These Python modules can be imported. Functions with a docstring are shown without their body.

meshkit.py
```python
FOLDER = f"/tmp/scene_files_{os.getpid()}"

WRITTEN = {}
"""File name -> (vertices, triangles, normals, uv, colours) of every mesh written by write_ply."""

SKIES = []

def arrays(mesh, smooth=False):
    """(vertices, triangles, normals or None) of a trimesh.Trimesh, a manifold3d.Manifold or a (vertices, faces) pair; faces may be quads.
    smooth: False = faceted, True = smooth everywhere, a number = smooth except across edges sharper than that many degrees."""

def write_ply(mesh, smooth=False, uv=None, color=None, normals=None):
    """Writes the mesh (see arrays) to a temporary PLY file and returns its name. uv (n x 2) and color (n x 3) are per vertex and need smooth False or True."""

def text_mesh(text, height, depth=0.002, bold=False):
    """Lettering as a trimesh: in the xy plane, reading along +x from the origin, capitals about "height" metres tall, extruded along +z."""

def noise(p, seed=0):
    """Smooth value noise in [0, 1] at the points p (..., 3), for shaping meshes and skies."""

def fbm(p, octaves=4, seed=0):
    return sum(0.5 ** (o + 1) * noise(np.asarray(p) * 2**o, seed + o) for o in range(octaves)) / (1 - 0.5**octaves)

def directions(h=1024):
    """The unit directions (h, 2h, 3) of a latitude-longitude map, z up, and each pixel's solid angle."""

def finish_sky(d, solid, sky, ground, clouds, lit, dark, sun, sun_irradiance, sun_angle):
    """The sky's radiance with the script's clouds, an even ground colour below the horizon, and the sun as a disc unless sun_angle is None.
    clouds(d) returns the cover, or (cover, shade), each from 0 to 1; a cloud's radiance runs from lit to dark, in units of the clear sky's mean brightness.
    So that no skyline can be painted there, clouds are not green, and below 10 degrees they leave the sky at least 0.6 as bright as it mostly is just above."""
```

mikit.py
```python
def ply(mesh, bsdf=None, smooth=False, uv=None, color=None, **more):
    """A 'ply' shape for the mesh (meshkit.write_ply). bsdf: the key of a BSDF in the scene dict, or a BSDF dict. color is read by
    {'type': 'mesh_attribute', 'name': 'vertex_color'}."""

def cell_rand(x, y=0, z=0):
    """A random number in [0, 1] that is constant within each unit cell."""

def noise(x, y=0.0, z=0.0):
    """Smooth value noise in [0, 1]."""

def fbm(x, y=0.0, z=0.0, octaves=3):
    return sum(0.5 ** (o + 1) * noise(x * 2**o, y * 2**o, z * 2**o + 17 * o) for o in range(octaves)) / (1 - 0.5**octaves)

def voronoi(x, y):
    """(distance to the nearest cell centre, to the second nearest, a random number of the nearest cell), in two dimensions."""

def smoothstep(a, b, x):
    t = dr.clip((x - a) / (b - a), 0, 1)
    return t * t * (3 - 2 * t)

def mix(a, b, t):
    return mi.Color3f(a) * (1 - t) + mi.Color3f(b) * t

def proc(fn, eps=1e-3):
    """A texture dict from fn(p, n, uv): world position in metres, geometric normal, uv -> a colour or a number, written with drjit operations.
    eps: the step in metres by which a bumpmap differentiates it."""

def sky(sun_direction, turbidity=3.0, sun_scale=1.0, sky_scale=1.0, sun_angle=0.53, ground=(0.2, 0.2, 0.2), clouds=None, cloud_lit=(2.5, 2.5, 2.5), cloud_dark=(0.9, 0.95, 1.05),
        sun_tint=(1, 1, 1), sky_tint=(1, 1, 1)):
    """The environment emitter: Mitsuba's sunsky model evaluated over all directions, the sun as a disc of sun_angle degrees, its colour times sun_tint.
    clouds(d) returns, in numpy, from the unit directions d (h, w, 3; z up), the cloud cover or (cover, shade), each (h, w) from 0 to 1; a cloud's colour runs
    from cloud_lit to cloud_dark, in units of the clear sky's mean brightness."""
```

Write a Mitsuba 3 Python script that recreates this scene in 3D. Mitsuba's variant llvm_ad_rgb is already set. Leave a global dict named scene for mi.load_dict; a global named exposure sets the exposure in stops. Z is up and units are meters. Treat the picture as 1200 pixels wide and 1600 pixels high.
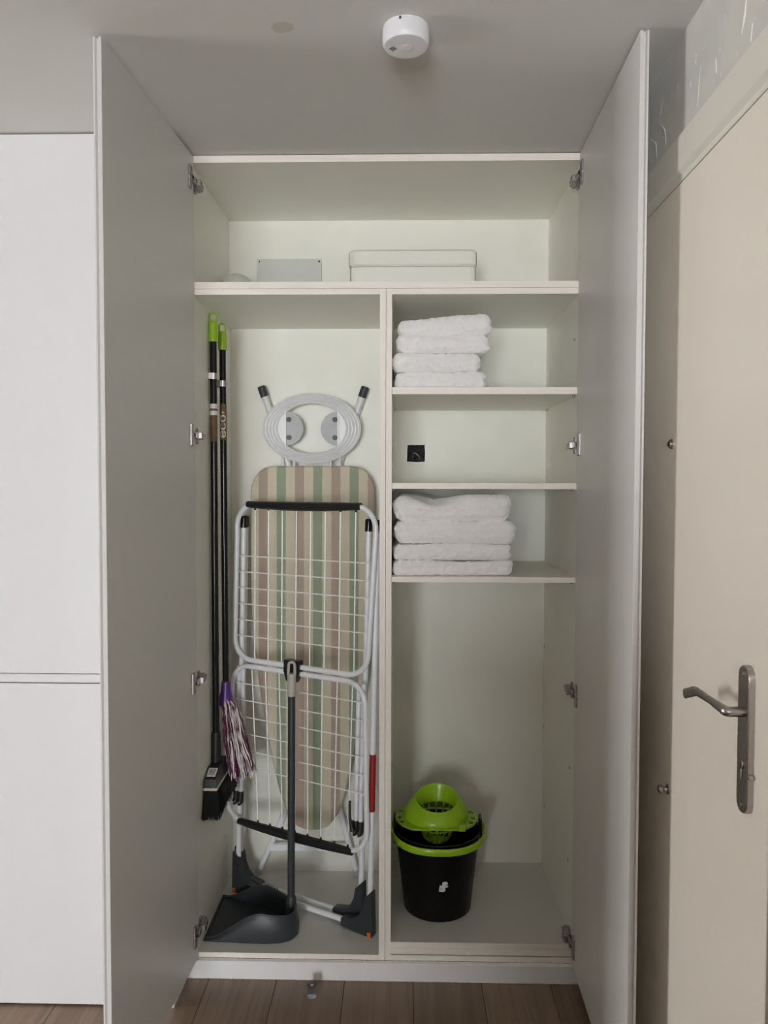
import math
import numpy as np
import trimesh
import manifold3d as m3
import mitsuba as mi
import drjit as dr
import mikit
import meshkit
from shapely.geometry import Polygon, Point, box as sbox
from shapely import affinity

T = mi.ScalarTransform4f
scene, labels = {}, {}

# ------------------------------------------------------------------ camera, light, exposure
exposure = -0.12
F_PX = 1202.0
CAM = np.array([.0481, -2.2702, 1.4877])
PITCH, YAW, ROLL = .03547, .02267, .00206
_f = np.array([-math.sin(YAW) * math.cos(PITCH), math.cos(YAW) * math.cos(PITCH), -math.sin(PITCH)])
_r = np.cross(_f, [0, 0, 1]); _r /= np.linalg.norm(_r)
_u = np.cross(_r, _f)
_up = -math.sin(ROLL) * _r + math.cos(ROLL) * _u
scene['camera'] = {'type': 'perspective', 'fov_axis': 'x', 'fov': math.degrees(2 * math.atan(600 / F_PX)), 'near_clip': .05, 'far_clip': 50.,
                   'to_world': T().look_at(origin=CAM.tolist(), target=(CAM + _f).tolist(), up=_up.tolist())}

LIGHT_LEFT = 21.0      # glowing panes of the window in the left wall
LIGHT_BACK = 25.5       # glowing panes of the window behind the photographer
ROOM_X0, ROOM_Y0, ZC = -6.0, -8.0, 2.45
WALL_R = .645

# ------------------------------------------------------------------ helpers
def rgb(*c):
    return {'type': 'rgb', 'value': list(map(float, c))}

def mat(name, d, two=True):
    scene[name] = {'type': 'twosided', 'bsdf': d} if two else d
    return name

def plastic(name, c, rough=.35, spec=.5, **k):
    return mat(name, {'type': 'principled', 'base_color': c if isinstance(c, dict) else rgb(*c), 'roughness': rough, 'specular': spec, **k})

def numbered(key):
    if key not in scene and key not in labels and key not in USED:
        USED.add(key); return key
    i = 1
    while f'{key}_{i:03d}' in scene or f'{key}_{i:03d}' in labels or f'{key}_{i:03d}' in USED:
        i += 1
    k = f'{key}_{i:03d}'
    USED.add(k)
    return k
USED = set()

def put(name, mesh, m, parent=None, smooth=False, label=None, kind=None, to_world=None, **k):
    key = numbered((parent + '__' if parent else '') + name)
    d = mikit.ply(mesh, m, smooth, **k) if not isinstance(mesh, dict) else dict(mesh)
    if to_world is not None:
        d['to_world'] = to_world
    scene[key] = d
    e = {}
    if label: e['label'] = label
    if kind: e['kind'] = kind
    if e: labels[key] = e
    return key

def thing(name, label, cat, group=None):
    key = numbered(name)
    labels[key] = {'label': label, 'category': cat}
    if group: labels[key]['group'] = group
    return key

def tag(key, label, cat, group=None):
    labels[key] = {'label': label, 'category': cat}
    if group: labels[key]['group'] = group
    return key

def bx(lo, hi, c=.0012):
    lo, hi = np.minimum(lo, hi).astype(float), np.maximum(lo, hi).astype(float)
    c = min(c, .45 * float((hi - lo).min()))
    pts = []
    for s in np.ndindex(2, 2, 2):
        p = np.where(s, hi, lo); d = np.where(s, -1, 1) * c
        for a in range(3):
            q = p + d; q[a] = p[a]; pts.append(q)
    return trimesh.convex.convex_hull(np.array(pts))

def cat(*ms):
    return trimesh.util.concatenate([m for m in ms])

def fillet(pts, r, n=6, closed=False):
    pts = [np.asarray(p, float) for p in pts]; N = len(pts)
    r = [r] * N if np.isscalar(r) else r
    out = []
    for i, p in enumerate(pts):
        if not closed and i in (0, N - 1):
            out.append(p); continue
        a, b = pts[i - 1] - p, pts[(i + 1) % N] - p
        la, lb = np.linalg.norm(a), np.linalg.norm(b); a, b = a / la, b / lb
        ang = math.acos(np.clip(a @ b, -1, 1)); d = min(r[i] / math.tan(ang / 2), .49 * la, .49 * lb)
        p0, p1 = p + a * d, p + b * d
        for t in np.linspace(0, 1, n + 1):
            # circular-like arc via rational quadratic
            w = math.sin(ang / 2)
            q = ((1 - t) ** 2 * p0 + 2 * w * t * (1 - t) * p + t * t * p1) / ((1 - t) ** 2 + 2 * w * t * (1 - t) + t * t)
            out.append(q)
    return np.array(out)

def tube(path, r, sides=12, closed=False, flat=None, up=None):
    """swept tube; r scalar or per point; flat=(a,b) scales the section along two axes"""
    p = np.asarray(path, float); N = len(p)
    r = np.broadcast_to(np.asarray(r, float), (N,))
    if closed:
        t = np.roll(p, -1, 0) - np.roll(p, 1, 0)
    else:
        t = np.gradient(p, axis=0)
    t /= np.linalg.norm(t, axis=1, keepdims=True) + 1e-12
    ref = np.array(up if up is not None else ([0, 0, 1.] if abs(t[0, 2]) < .9 else [1., 0, 0]), float)
    A = np.zeros_like(p)
    a = ref - t[0] * (ref @ t[0]); a /= np.linalg.norm(a)
    for i in range(N):
        if up is not None:
            a = ref - t[i] * (ref @ t[i])
        else:
            a = a - t[i] * (a @ t[i])
        a = a / np.linalg.norm(a); A[i] = a
    B = np.cross(t, A)
    ang = np.arange(sides) * 2 * np.pi / sides
    fa, fb = flat if flat is not None else (1, 1)
    fa, fb = np.broadcast_to(fa, (N,)), np.broadcast_to(fb, (N,))
    v = p[:, None] + r[:, None, None] * (np.cos(ang)[None, :, None] * A[:, None] * fa[:, None, None] + np.sin(ang)[None, :, None] * B[:, None] * fb[:, None, None])
    V = v.reshape(-1, 3); f = []
    M = N if closed else N - 1
    for i in range(M):
        for j in range(sides):
            a0, b0 = i * sides + j, i * sides + (j + 1) % sides
            a1, b1 = ((i + 1) % N) * sides + j, ((i + 1) % N) * sides + (j + 1) % sides
            f += [[a0, b0, b1], [a0, b1, a1]]
    if not closed:
        n = len(V); V = np.vstack([V, p[0], p[-1]])
        for j in range(sides):
            f.append([n, (j + 1) % sides, j]); f.append([n + 1, (N - 1) * sides + j, (N - 1) * sides + (j + 1) % sides])
    return trimesh.Trimesh(V, np.array(f), process=False)

def cyl(p0, p1, r, sides=20, r1=None):
    p0, p1 = np.asarray(p0, float), np.asarray(p1, float)
    L = np.linalg.norm(p1 - p0); c = min(.15 * r, .2 * L); e = (p1 - p0) / L
    r1 = r if r1 is None else r1
    return tube([p0, p0 + e * c, p1 - e * c, p1], [r - c, r, r1, r1 - c], sides)

def lathe(profile, sides=48):
    """closed or open (r, z) profile about the z axis"""
    return trimesh.creation.revolve(np.asarray(profile, float), sections=sides)

def extr(poly, h):
    ps = getattr(poly, 'geoms', [poly])
    return cat(*[trimesh.creation.extrude_polygon(q, h, engine='earcut') for q in ps])

def axes(mesh, ex, ey, ez, o=(0, 0, 0)):
    """maps mesh x, y, z onto the given axes and origin"""
    M = np.eye(4); M[:3, 0], M[:3, 1], M[:3, 2], M[:3, 3] = ex, ey, ez, o
    m = mesh.copy(); m.apply_transform(M)
    if np.linalg.det(M[:3, :3]) < 0 and m.volume < 0: m.invert()
    return m

def moved(m, *o):
    m = m.copy(); m.apply_translation(o); return m

def ellipse(rx, ry, n=64, cx=0, cy=0):
    a = np.arange(n) * 2 * np.pi / n
    return Polygon(np.stack([cx + rx * np.cos(a), cy + ry * np.sin(a)], 1))

def loft(rings, close=True):
    """rings: list of (n,3) closed rings -> open skin"""
    R = np.array(rings); K, n, _ = R.shape; f = []
    for i in range(K - 1):
        for j in range(n):
            a, b, c, d = i * n + j, i * n + (j + 1) % n, (i + 1) * n + (j + 1) % n, (i + 1) * n + j
            f += [[a, b, c], [a, c, d]]
    return trimesh.Trimesh(R.reshape(-1, 3), np.array(f), process=False)

N_, FBM, MIX, SS = mikit.noise, mikit.fbm, mikit.mix, mikit.smoothstep

# ------------------------------------------------------------------ materials
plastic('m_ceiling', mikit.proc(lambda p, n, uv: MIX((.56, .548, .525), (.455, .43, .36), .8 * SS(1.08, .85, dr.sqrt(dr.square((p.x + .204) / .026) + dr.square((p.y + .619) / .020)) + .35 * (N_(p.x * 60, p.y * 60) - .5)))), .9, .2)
plastic('m_wall', (.25, .235, .215), .8, .2)
plastic('m_wallright', mikit.proc(lambda p, n, uv: MIX((.66, .645, .60), (.60, .595, .58), SS(.45, .7, FBM(p.y * 9, p.z * 9, 3)))), .38, .5)
plastic('m_melamine', (.735, .73, .67), .45, .4)
def _grain(p, n, uv):
    s = p.x * 0 + FBM(p.x * 5 + p.z * 160, p.y * 40 + p.x * 160 * SS(.5, .5001, dr.abs(n.z)), p.z * 5)
    return MIX((.83, .79, .725), (.79, .745, .675), SS(.3, .8, s))
plastic('m_edge', mikit.proc(_grain), .5, .3)
def _grainv(p, n, uv):
    return MIX((.83, .79, .725), (.79, .745, .675), SS(.3, .8, FBM(p.x * 260, p.y * 100, p.z * 4)))
plastic('m_edgev', mikit.proc(_grainv), .5, .3)
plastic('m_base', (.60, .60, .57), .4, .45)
plastic('m_back', mikit.proc(lambda p, n, uv: MIX((.77, .765, .695), (.745, .74, .67), SS(.5, .75, FBM(p.x * 6, p.z * 6, 7)))), .4, .45)
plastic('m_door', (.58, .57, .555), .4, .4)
plastic('m_white', (.69, .69, .70), .28, .5)
plastic('m_plinth', (.84, .84, .85), .18, .6)
plastic('m_entry', (.84, .79, .70), .35, .5)
plastic('m_casing', (.74, .715, .65), .35, .5)
plastic('m_dark', (.012, .012, .012), .6, .3)
plastic('m_gap', (.02, .02, .02), .8, .2)
def _floor(p, n, uv):
    k = dr.floor((p.x + .118) / .2045)
    r = mikit.cell_rand(k, 3)
    g = FBM(p.x * 55 + k * 7.3, p.y * 2.6 + k * 3.1, r * 9)
    g2 = FBM(p.x * 220 + k, p.y * 6 + k, 2.0)
    c = MIX((.23, .160, .112), (.18, .122, .083), SS(.3, .75, g))
    return MIX(c, mi.Color3f(.13, .086, .058), .3 * SS(.5, .8, g2)) * (.88 + .22 * r)
plastic('m_floor', mikit.proc(_floor), .38, .5)
plastic('m_towel', {'type': 'rgb', 'value': [.83, .825, .815]}, .95, .1, sheen=.6)
scene['m_terry'] = {'type': 'twosided', 'bsdf': {'type': 'bumpmap', 'arbitrary': mikit.proc(lambda p, n, uv: FBM(p.x * 330, p.y * 330, p.z * 330, octaves=2), eps=6e-4), 'scale': .0035,
                    'bsdf': {'type': 'principled', 'base_color': rgb(.89, .88, .87), 'roughness': .95, 'specular': .1, 'sheen': .5}}}
plastic('m_black', (.012, .012, .013), .35, .5)
plastic('m_blackgloss', (.004, .004, .005), .14, .4)
plastic('m_bucket', (.004, .004, .0045), .32, .25)
plastic('m_charcoal', (.033, .038, .043), .40, .4)
plastic('m_lime', (.30, .52, .015), .25, .5)
plastic('m_lime2', (.28, .47, .02), .3, .5)
plastic('m_purple', (.10, .025, .22), .3, .5)
plastic('m_tube', (.84, .86, .90), .28, .5)
plastic('m_wire', (.90, .90, .89), .35, .5)
plastic('m_silver', (.70, .71, .72), .35, .5)
plastic('m_silver2', (.42, .43, .44), .45, .4)
plastic('m_red', (.30, .012, .02), .35, .5)
plastic('m_orange', (.75, .14, .03), .4, .5)
plastic('m_beigegrey', (.42, .40, .36), .45, .4)
plastic('m_bristle', (.008, .008, .008), .7, .2)
plastic('m_sticker', (.70, .70, .70), .4, .4)
plastic('m_kraft', mikit.proc(lambda p, n, uv: MIX((.17, .10, .055), (.12, .07, .04), N_(p.x * 200, p.y * 200, p.z * 60))), .5, .3)
plastic('m_cream', (.62, .55, .47), .5, .3)
plastic('m_box', (.765, .755, .695), .45, .35)
plastic('m_greyplate', (.58, .59, .555), .35, .4)
plastic('m_detector', (.70, .70, .73), .4, .4)
mat('m_nickel', {'type': 'roughconductor', 'material': 'Cr', 'alpha': .18, 'specular_reflectance': rgb(.75, .72, .68)})
mat('m_steel', {'type': 'roughconductor', 'material': 'Cr', 'alpha': .14, 'specular_reflectance': rgb(.70, .66, .60)})
mat('m_yarn', {'type': 'principled', 'base_color': {'type': 'mesh_attribute', 'name': 'vertex_color'}, 'roughness': .9, 'specular': .1, 'sheen': .4})
scene['m_clear'] = {'type': 'dielectric', 'int_ior': 1.49, 'specular_transmittance': rgb(.86, .90, .97)}
BOARD_C = -.2655
def _board(p, n, uv):
    t = (p.x - BOARD_C - .018) / .0322 + .5 + 40
    k = dr.floor(t)
    m4 = k - 4 * dr.floor(k / 4)
    fr = t - k
    beige, pink, green = mi.Color3f(.65, .59, .465), mi.Color3f(.46, .37, .305), mi.Color3f(.32, .38, .275)
    c = dr.select(m4 == 0, green, dr.select(m4 == 2, pink, beige))
    w = .93 + .14 * N_(p.x * 900, p.z * 900) * N_(p.x * 30, p.z * 30)
    return c * w
plastic('m_board', mikit.proc(_board), .8, .2)

# ------------------------------------------------------------------ the room
put('floor', bx((ROOM_X0, ROOM_Y0, -.06), (WALL_R + .2, .7, -.012), 0), 'm_dark', kind='structure')
px = np.arange(-30, 6)
for k in px:
    x0 = -.118 + .2045 * k + .0006; x1 = x0 + .2045 - .0012
    x0, x1 = max(x0, ROOM_X0), min(x1, WALL_R)
    if x1 - x0 < .01: continue
    put('plank', bx((x0, -3.4, -.0119), (x1, .6, 0), .0012), 'm_floor', 'floor')
    put('plank', bx((x0, ROOM_Y0, -.0119), (x1, -3.402, 0), .0012), 'm_floor', 'floor')
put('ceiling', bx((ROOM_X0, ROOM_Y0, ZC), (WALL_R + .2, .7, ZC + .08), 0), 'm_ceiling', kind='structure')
put('wall_front', bx((ROOM_X0, .56, 0), (WALL_R + .2, .66, ZC), 0), 'm_wall', kind='structure')
# right wall with the doorway cut out
DY0, DY1, DZ = -1.05, -.12, 2.1335
put('wall_right', cat(bx((WALL_R, ROOM_Y0, 0), (WALL_R + .12, DY0 - .07, ZC), 0), bx((WALL_R, DY1 + .07, 0), (WALL_R + .12, .56, ZC), 0),
                      bx((WALL_R, DY0 - .07, DZ + .08), (WALL_R + .12, DY1 + .07, ZC), 0)), 'm_wallright', kind='structure')
# windows: left wall and back wall with real openings
def wall_with_hole(axis, at, a0, a1, h0, h1, z0, z1, th):
    """panel on plane axis=at, spanning a0..a1 in the other axis, hole h0..h1 x z0..z1"""
    o = []
    for (p0, p1, q0, q1) in ((a0, h0, 0, ZC), (h1, a1, 0, ZC), (h0, h1, 0, z0), (h0, h1, z1, ZC)):
        lo, hi = (at, p0, q0), (at + th, p1, q1)
        if axis == 'y': lo, hi = (p0, at, q0), (p1, at + th, q1)
        o.append(bx(lo, hi, 0))
    return cat(*o)
WL = (-1.75, -.62, .08, 2.15)      # left window: y0,y1,z0,z1
WB = (-2.0, .25, .08, 2.1)        # back window: x0,x1,z0,z1
put('wall_left', wall_with_hole('x', ROOM_X0 - .2, ROOM_Y0, .56, *WL, .2), 'm_wall', kind='structure')
put('wall_back', wall_with_hole('y', ROOM_Y0 - .2, ROOM_X0, WALL_R + .12, *WB, .2), 'm_wall', kind='structure')
def window(n, axis, a0, a1, z0, z1, at, rad, inward):
    fr = []
    def B(p0, p1, q0, q1, t0=.05, t1=.09):
        lo, hi = (at - t1, p0, q0), (at - t0, p1, q1)
        if axis == 'y': lo, hi = (p0, at - t1, q0), (p1, at - t0, q1)
        return bx(lo, hi, .004)
    mid = (a0 + a1) / 2
    for p0, p1, q0, q1 in ((a0, a0 + .06, z0, z1), (a1 - .06, a1, z0, z1), (mid - .04, mid + .04, z0, z1), (a0, a1, z0, z0 + .06), (a0, a1, z1 - .06, z1)):
        fr.append(B(p0, p1, q0, q1))
    key = numbered(f'window_{n}')
    labels[key] = {'kind': 'structure'}
    put('window_frame', cat(*fr), 'm_white', key)
    for p0, p1 in ((a0 + .06, mid - .04), (mid + .04, a1 - .06)):
        q0, q1 = z0 + .06, z1 - .06
        if axis == 'x':
            v = [[at - .07, p0, q0], [at - .07, p1, q0], [at - .07, p1, q1], [at - .07, p0, q1]]
        else:
            v = [[p1, at - .07, q0], [p0, at - .07, q0], [p0, at - .07, q1], [p1, at - .07, q1]]
        m = trimesh.Trimesh(v, [[0, 1, 2], [0, 2, 3]], process=False)
        k = put('pane', m, 'm_white', key)
        scene[k]['emitter'] = {'type': 'area', 'radiance': rgb(*rad)}
put('added_shade_blocker', bx((-.35, -2.85, 0), (WALL_R, -2.72, 1.27), .004), 'm_wall', kind='structure')  # added unseen block, shades the lower right in place of the photographer's body
window(1, 'x', *WL, ROOM_X0, np.array([1., 1.0, 1.0]) * LIGHT_LEFT, 1)
window(2, 'y', *WB, ROOM_Y0, np.array([.98, 1.0, 1.03]) * LIGHT_BACK, 1)

# entry door in the right wall
LEAF = .638
labels['door_1'] = {'kind': 'structure'}; USED.add('door_1')
put('door_leaf', bx((LEAF, -1.04, .008), (LEAF + .045, -.13, 2.1285), .0015), 'm_entry', 'door_1')
# casing: moulded section extruded along the head and the jambs
sec = Polygon([(0, 0), (.0, .012), (.009, .021), (.009, .092), (-.03, .092), (-.03, 0)])    # (proud of wall, away from leaf)
def casing_head():
    m = extr(sec, DY1 - DY0 + .18)
    # x(section)-> -X world, y(section)-> +Z, extrude -> +Y
    return axes(m, (-1, 0, 0), (0, 0, 1), (0, 1, 0), (LEAF + .003, DY0 - .09, 2.1335))
def casing_jamb(y, s):
    m = extr(sec, 2.2255)
    return axes(m, (-1, 0, 0), (0, s, 0), (0, 0, 1), (LEAF + .003, y, 0))
cas = numbered('trim_1'); labels[cas] = {'kind': 'structure'}
put('head_casing', casing_head(), 'm_casing', cas)
put('jamb_casing', casing_jamb(DY1 + .005, 1), 'm_casing', cas)
put('jamb_casing', casing_jamb(DY0 - .005, -1), 'm_casing', cas)
put('door_rebate', bx((LEAF + .012, DY0 - .01, 0), (LEAF + .1, DY1 + .01, 2.14), 0), 'm_gap', cas)
# paint drips above the door (y, z) strokes on the wall face
drips = [([(-.890, 2.335), (-.883, 2.307), (-.872, 2.283)], .0030), ([(-.915, 2.276), (-.909, 2.248)], .0034), ([(-.779, 2.313), (-.780, 2.300)], .0018),
         ([(-.760, 2.300), (-.764, 2.271)], .0038), ([(-.660, 2.365), (-.657, 2.344)], .0022), ([(-.684, 2.328), (-.677, 2.29), (-.671, 2.251)], .0015),
         ([(-.631, 2.322), (-.633, 2.312)], .0030), ([(-.457, 2.368), (-.442, 2.340)], .0018), ([(-.434, 2.329), (-.475, 2.297), (-.488, 2.253)], .0020),
         ([(-.373, 2.320), (-.416, 2.291), (-.422, 2.256)], .0018), ([(-.800, 2.362), (-.797, 2.339)], .0012), ([(-.705, 2.358), (-.691, 2.354)], .0015),
         ([(-.559, 2.354), (-.553, 2.350)], .0022), ([(-.519, 2.359), (-.515, 2.354)], .0018), ([(-.856, 2.261), (-.858, 2.251)], .0012), ([(-.785, 2.263), (-.786, 2.251)], .0014)]
for pts, r in drips:
    P = fillet([(WALL_R - .0002, y, z) for y, z in pts], .02, 5)
    tt = np.linspace(0, 1, len(P))
    put('paint_drip', tube(P, 1.25 * r * (.45 + .8 * np.sin(np.pi * tt) ** .6), 8, up=(1, 0, 0), flat=(.5, 1)), 'm_plinth', 'wall_right', 30)

# door furniture
def lever_plate():
    w, h = .040, .252
    prof = sbox(-w / 2 + .019, -h / 2 + .019, w / 2 - .019, h / 2 - .019).buffer(.019, 12)
    rings = []
    for off, dz in ((0, 0), (0, .0095), (-.0012, .0115), (-.003, .0122)):
        q = prof.buffer(off, 12) if off else prof
        c = np.array(q.exterior.coords)[:-1]
        L = np.linspace(0, q.exterior.length, 72, endpoint=False)
        # start at a fixed corner so that rings line up
        ring = np.array([q.exterior.interpolate(l).coords[0] for l in L])
        k = np.argmin(np.abs(np.arctan2(ring[:, 1], ring[:, 0]) - .6)); ring = np.roll(ring, -k, 0)
        if np.cross(ring[0], ring[1]) < 0: ring = ring[::-1]
        rings.append(np.c_[ring, np.full(72, dz)])
    m = loft(rings)
    n = len(m.vertices)
    cap = [[n, 72 * 3 + j, 72 * 3 + (j + 1) % 72] for j in range(72)]
    m = trimesh.Trimesh(np.vstack([m.vertices, [0, 0, .0122]]), np.vstack([m.faces, cap]), process=False)
    return axes(m, (0, 1, 0), (0, 0, 1), (-1, 0, 0), (LEAF, -.968, 1.058))
pl = put('handle_plate', lever_plate(), 'm_steel', 'door_1', 30, label='brushed steel long handle plate')
path = fillet([(.628, -.968, 1.105), (.599, -.968, 1.105), (.588, -.930, 1.113), (.579, -.885, 1.118), (.575, -.842, 1.101)], [0, .006, .06, .035, 0], 8)
tl = np.r_[0, np.cumsum(np.linalg.norm(np.diff(path, axis=0), axis=1))]; tl /= tl[-1]
wid = np.interp(tl, [0, .15, .22, .5, .8, .95, 1], [1, 1, 1.0, .72, 1.1, 1.4, 1.05])
thk = np.interp(tl, [0, .15, .22, .5, 1], [1, 1, .9, .55, .4])
put('lever', tube(path, .0086, 18, flat=(wid, thk), up=(0, 0, 1)), 'm_steel', 'door_1', 40, label='curved steel lever handle')
for dz in (.112, -.112):
    put('plate_screw', cyl((LEAF - .0115, -.968, 1.058 + dz), (LEAF - .0135, -.968, 1.058 + dz), .004, 14), 'm_nickel', pl, 40)
key_ = cat(cyl((LEAF - .0115, -.968, 1.016), (LEAF - .0145, -.968, 1.016), .0085, 20), bx((LEAF - .0145, -.9715, .990), (LEAF - .0115, -.9645, 1.016), .001))
put('lock_cylinder', key_, 'm_nickel', pl, 40)
put('keyhole', bx((LEAF - .0150, -.9690, 1.004), (LEAF - .0144, -.9670, 1.020), .0002), 'm_dark', pl)
put('latch_button', cat(cyl((LEAF - .006, -.986, 1.0), (LEAF - .006, -.993, 1.0), .0045, 14)), 'm_nickel', pl, 40)
put('peephole', cat(cyl((LEAF + .001, -.575, 1.5775), (LEAF - .004, -.575, 1.5775), .011, 24), cyl((LEAF - .003, -.575, 1.5775), (LEAF - .008, -.575, 1.5775), .0075, 20)), 'm_nickel', 'door_1', 40)
put('peephole_lens', cyl((LEAF - .007, -.575, 1.5775), (LEAF - .009, -.575, 1.5775), .0052, 16), 'm_blackgloss', 'door_1__peephole', 40)
kn = lathe([(0, 0), (.011, 0), (.011, .002), (.0055, .004), (.005, .010), (.0085, .013), (.0095, .018), (.007, .022), (0, .0235)], 24)
put('turn_knob', axes(kn, (0, 0, 1), (0, 1, 0), (-1, 0, 0), (LEAF, -.583, .818)), 'm_nickel', 'door_1', 40)

# ------------------------------------------------------------------ tall cupboard left of the wardrobe
tc = thing('tall_cupboard', 'tall plain white cupboard with flush doors, left of the open wardrobe', 'cupboard')
TX0, TX1, TY = -1.86, -.593, -.15
put('side_panel', bx((TX1 - .018, TY + .0, .0), (TX1, .555, 2.446)), 'm_white', tc)
put('side_panel', bx((TX0, TY + .02, .0), (TX0 + .018, .555, 2.446)), 'm_white', tc)
put('carcass', bx((TX0 + .018, TY + .022, .002), (TX1 - .018, .55, 2.444)), 'm_white', tc)
for a, b in ((TX0, -1.2215), (-1.2185, TX1 - .0195)):
    put('door', bx((a, TY, .9565), (b, TY + .019, 2.4455), .001), 'm_white', tc)
    put('grip_rail', bx((a, TY + .0015, .9295), (b, TY + .02, .954), .003), 'm_white', tc)
    put('door', bx((a, TY, .0065), (b, TY + .019, .9272), .001), 'm_white', tc)

# ------------------------------------------------------------------ built-in wardrobe
wd = thing('wardrobe', 'built-in white wardrobe with both tall doors wide open', 'wardrobe')
D = .5
XL, XR, XM0, XM, XM1 = -.567, .563, -.0166, .0014, .0193
TOP0, TOP1, MB0, MB1 = 2.427, 2.447, 2.0622, 2.0815
def board(name, lo, hi, m='m_melamine', edge='m_edge', band=True, label=None):
    """a melamine board with its front edge band"""
    k = put(name, bx((lo[0], lo[1] + (.001 if band else 0), lo[2]), hi, .0006), m, wd, label=label)
    if band:
        put('edge_band', bx((lo[0], lo[1], lo[2]), (hi[0], lo[1] + .001, hi[2]), .0003), edge, k)
    return k
SP = .018
for x0, x1 in ((XL - SP - .004, XL - .004), (XR + .004, XR + SP + .004)):
    board('side_panel', (x0, 0, MB0), (x1, D, TOP1), edge='m_edgev')
for x0, x1 in ((XL - SP, XL), (XM0, XM - .0004), (XM + .0004, XM1), (XR, XR + SP)):
    board('side_panel', (x0, 0, .054), (x1, D, MB0 - .0006), edge='m_edgev')
board('top_panel', (XL - .004, 0, TOP0), (XR + .004, D, TOP1))
board('bottom_panel', (XL - .004, 0, MB0), (XR + .004, D, MB1))
board('top_panel', (XL, 0, MB0 - .0178), (XM0, D, MB0 - .0008))
board('top_panel', (XM1, 0, MB0 - .0178), (XR, D, MB0 - .0008))
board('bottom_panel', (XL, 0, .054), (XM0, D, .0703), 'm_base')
board('bottom_panel', (XM1, 0, .054), (XR, D, .0705))
board('filler_strip', (XM1, .014, .0705), (XR, .03, .0745))
board('floor_board', (XM1, 0, .0745), (XR, D, .0922))
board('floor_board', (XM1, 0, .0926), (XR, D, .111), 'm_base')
put('plinth', bx((-.592, -.018, 0), (.584, -.002, .0555), .0015), 'm_plinth', wd)
for z0, z1 in ((1.7535, 1.774), (1.4755, 1.493), (1.1990, 1.2150)):
    board('shelf', (XM1 + .0006, .002, z0), (XR - .0006, D - .003, z1))
    for x, s in ((XM1, 1), (XR, -1)):
        for y in (.035, D - .045):
            put('shelf_pin', cyl((x + s * .0005, y, z0 - .003), (x + s * .009, y, z0 - .003), .0028, 10), 'm_nickel', wd, 40)
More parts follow.
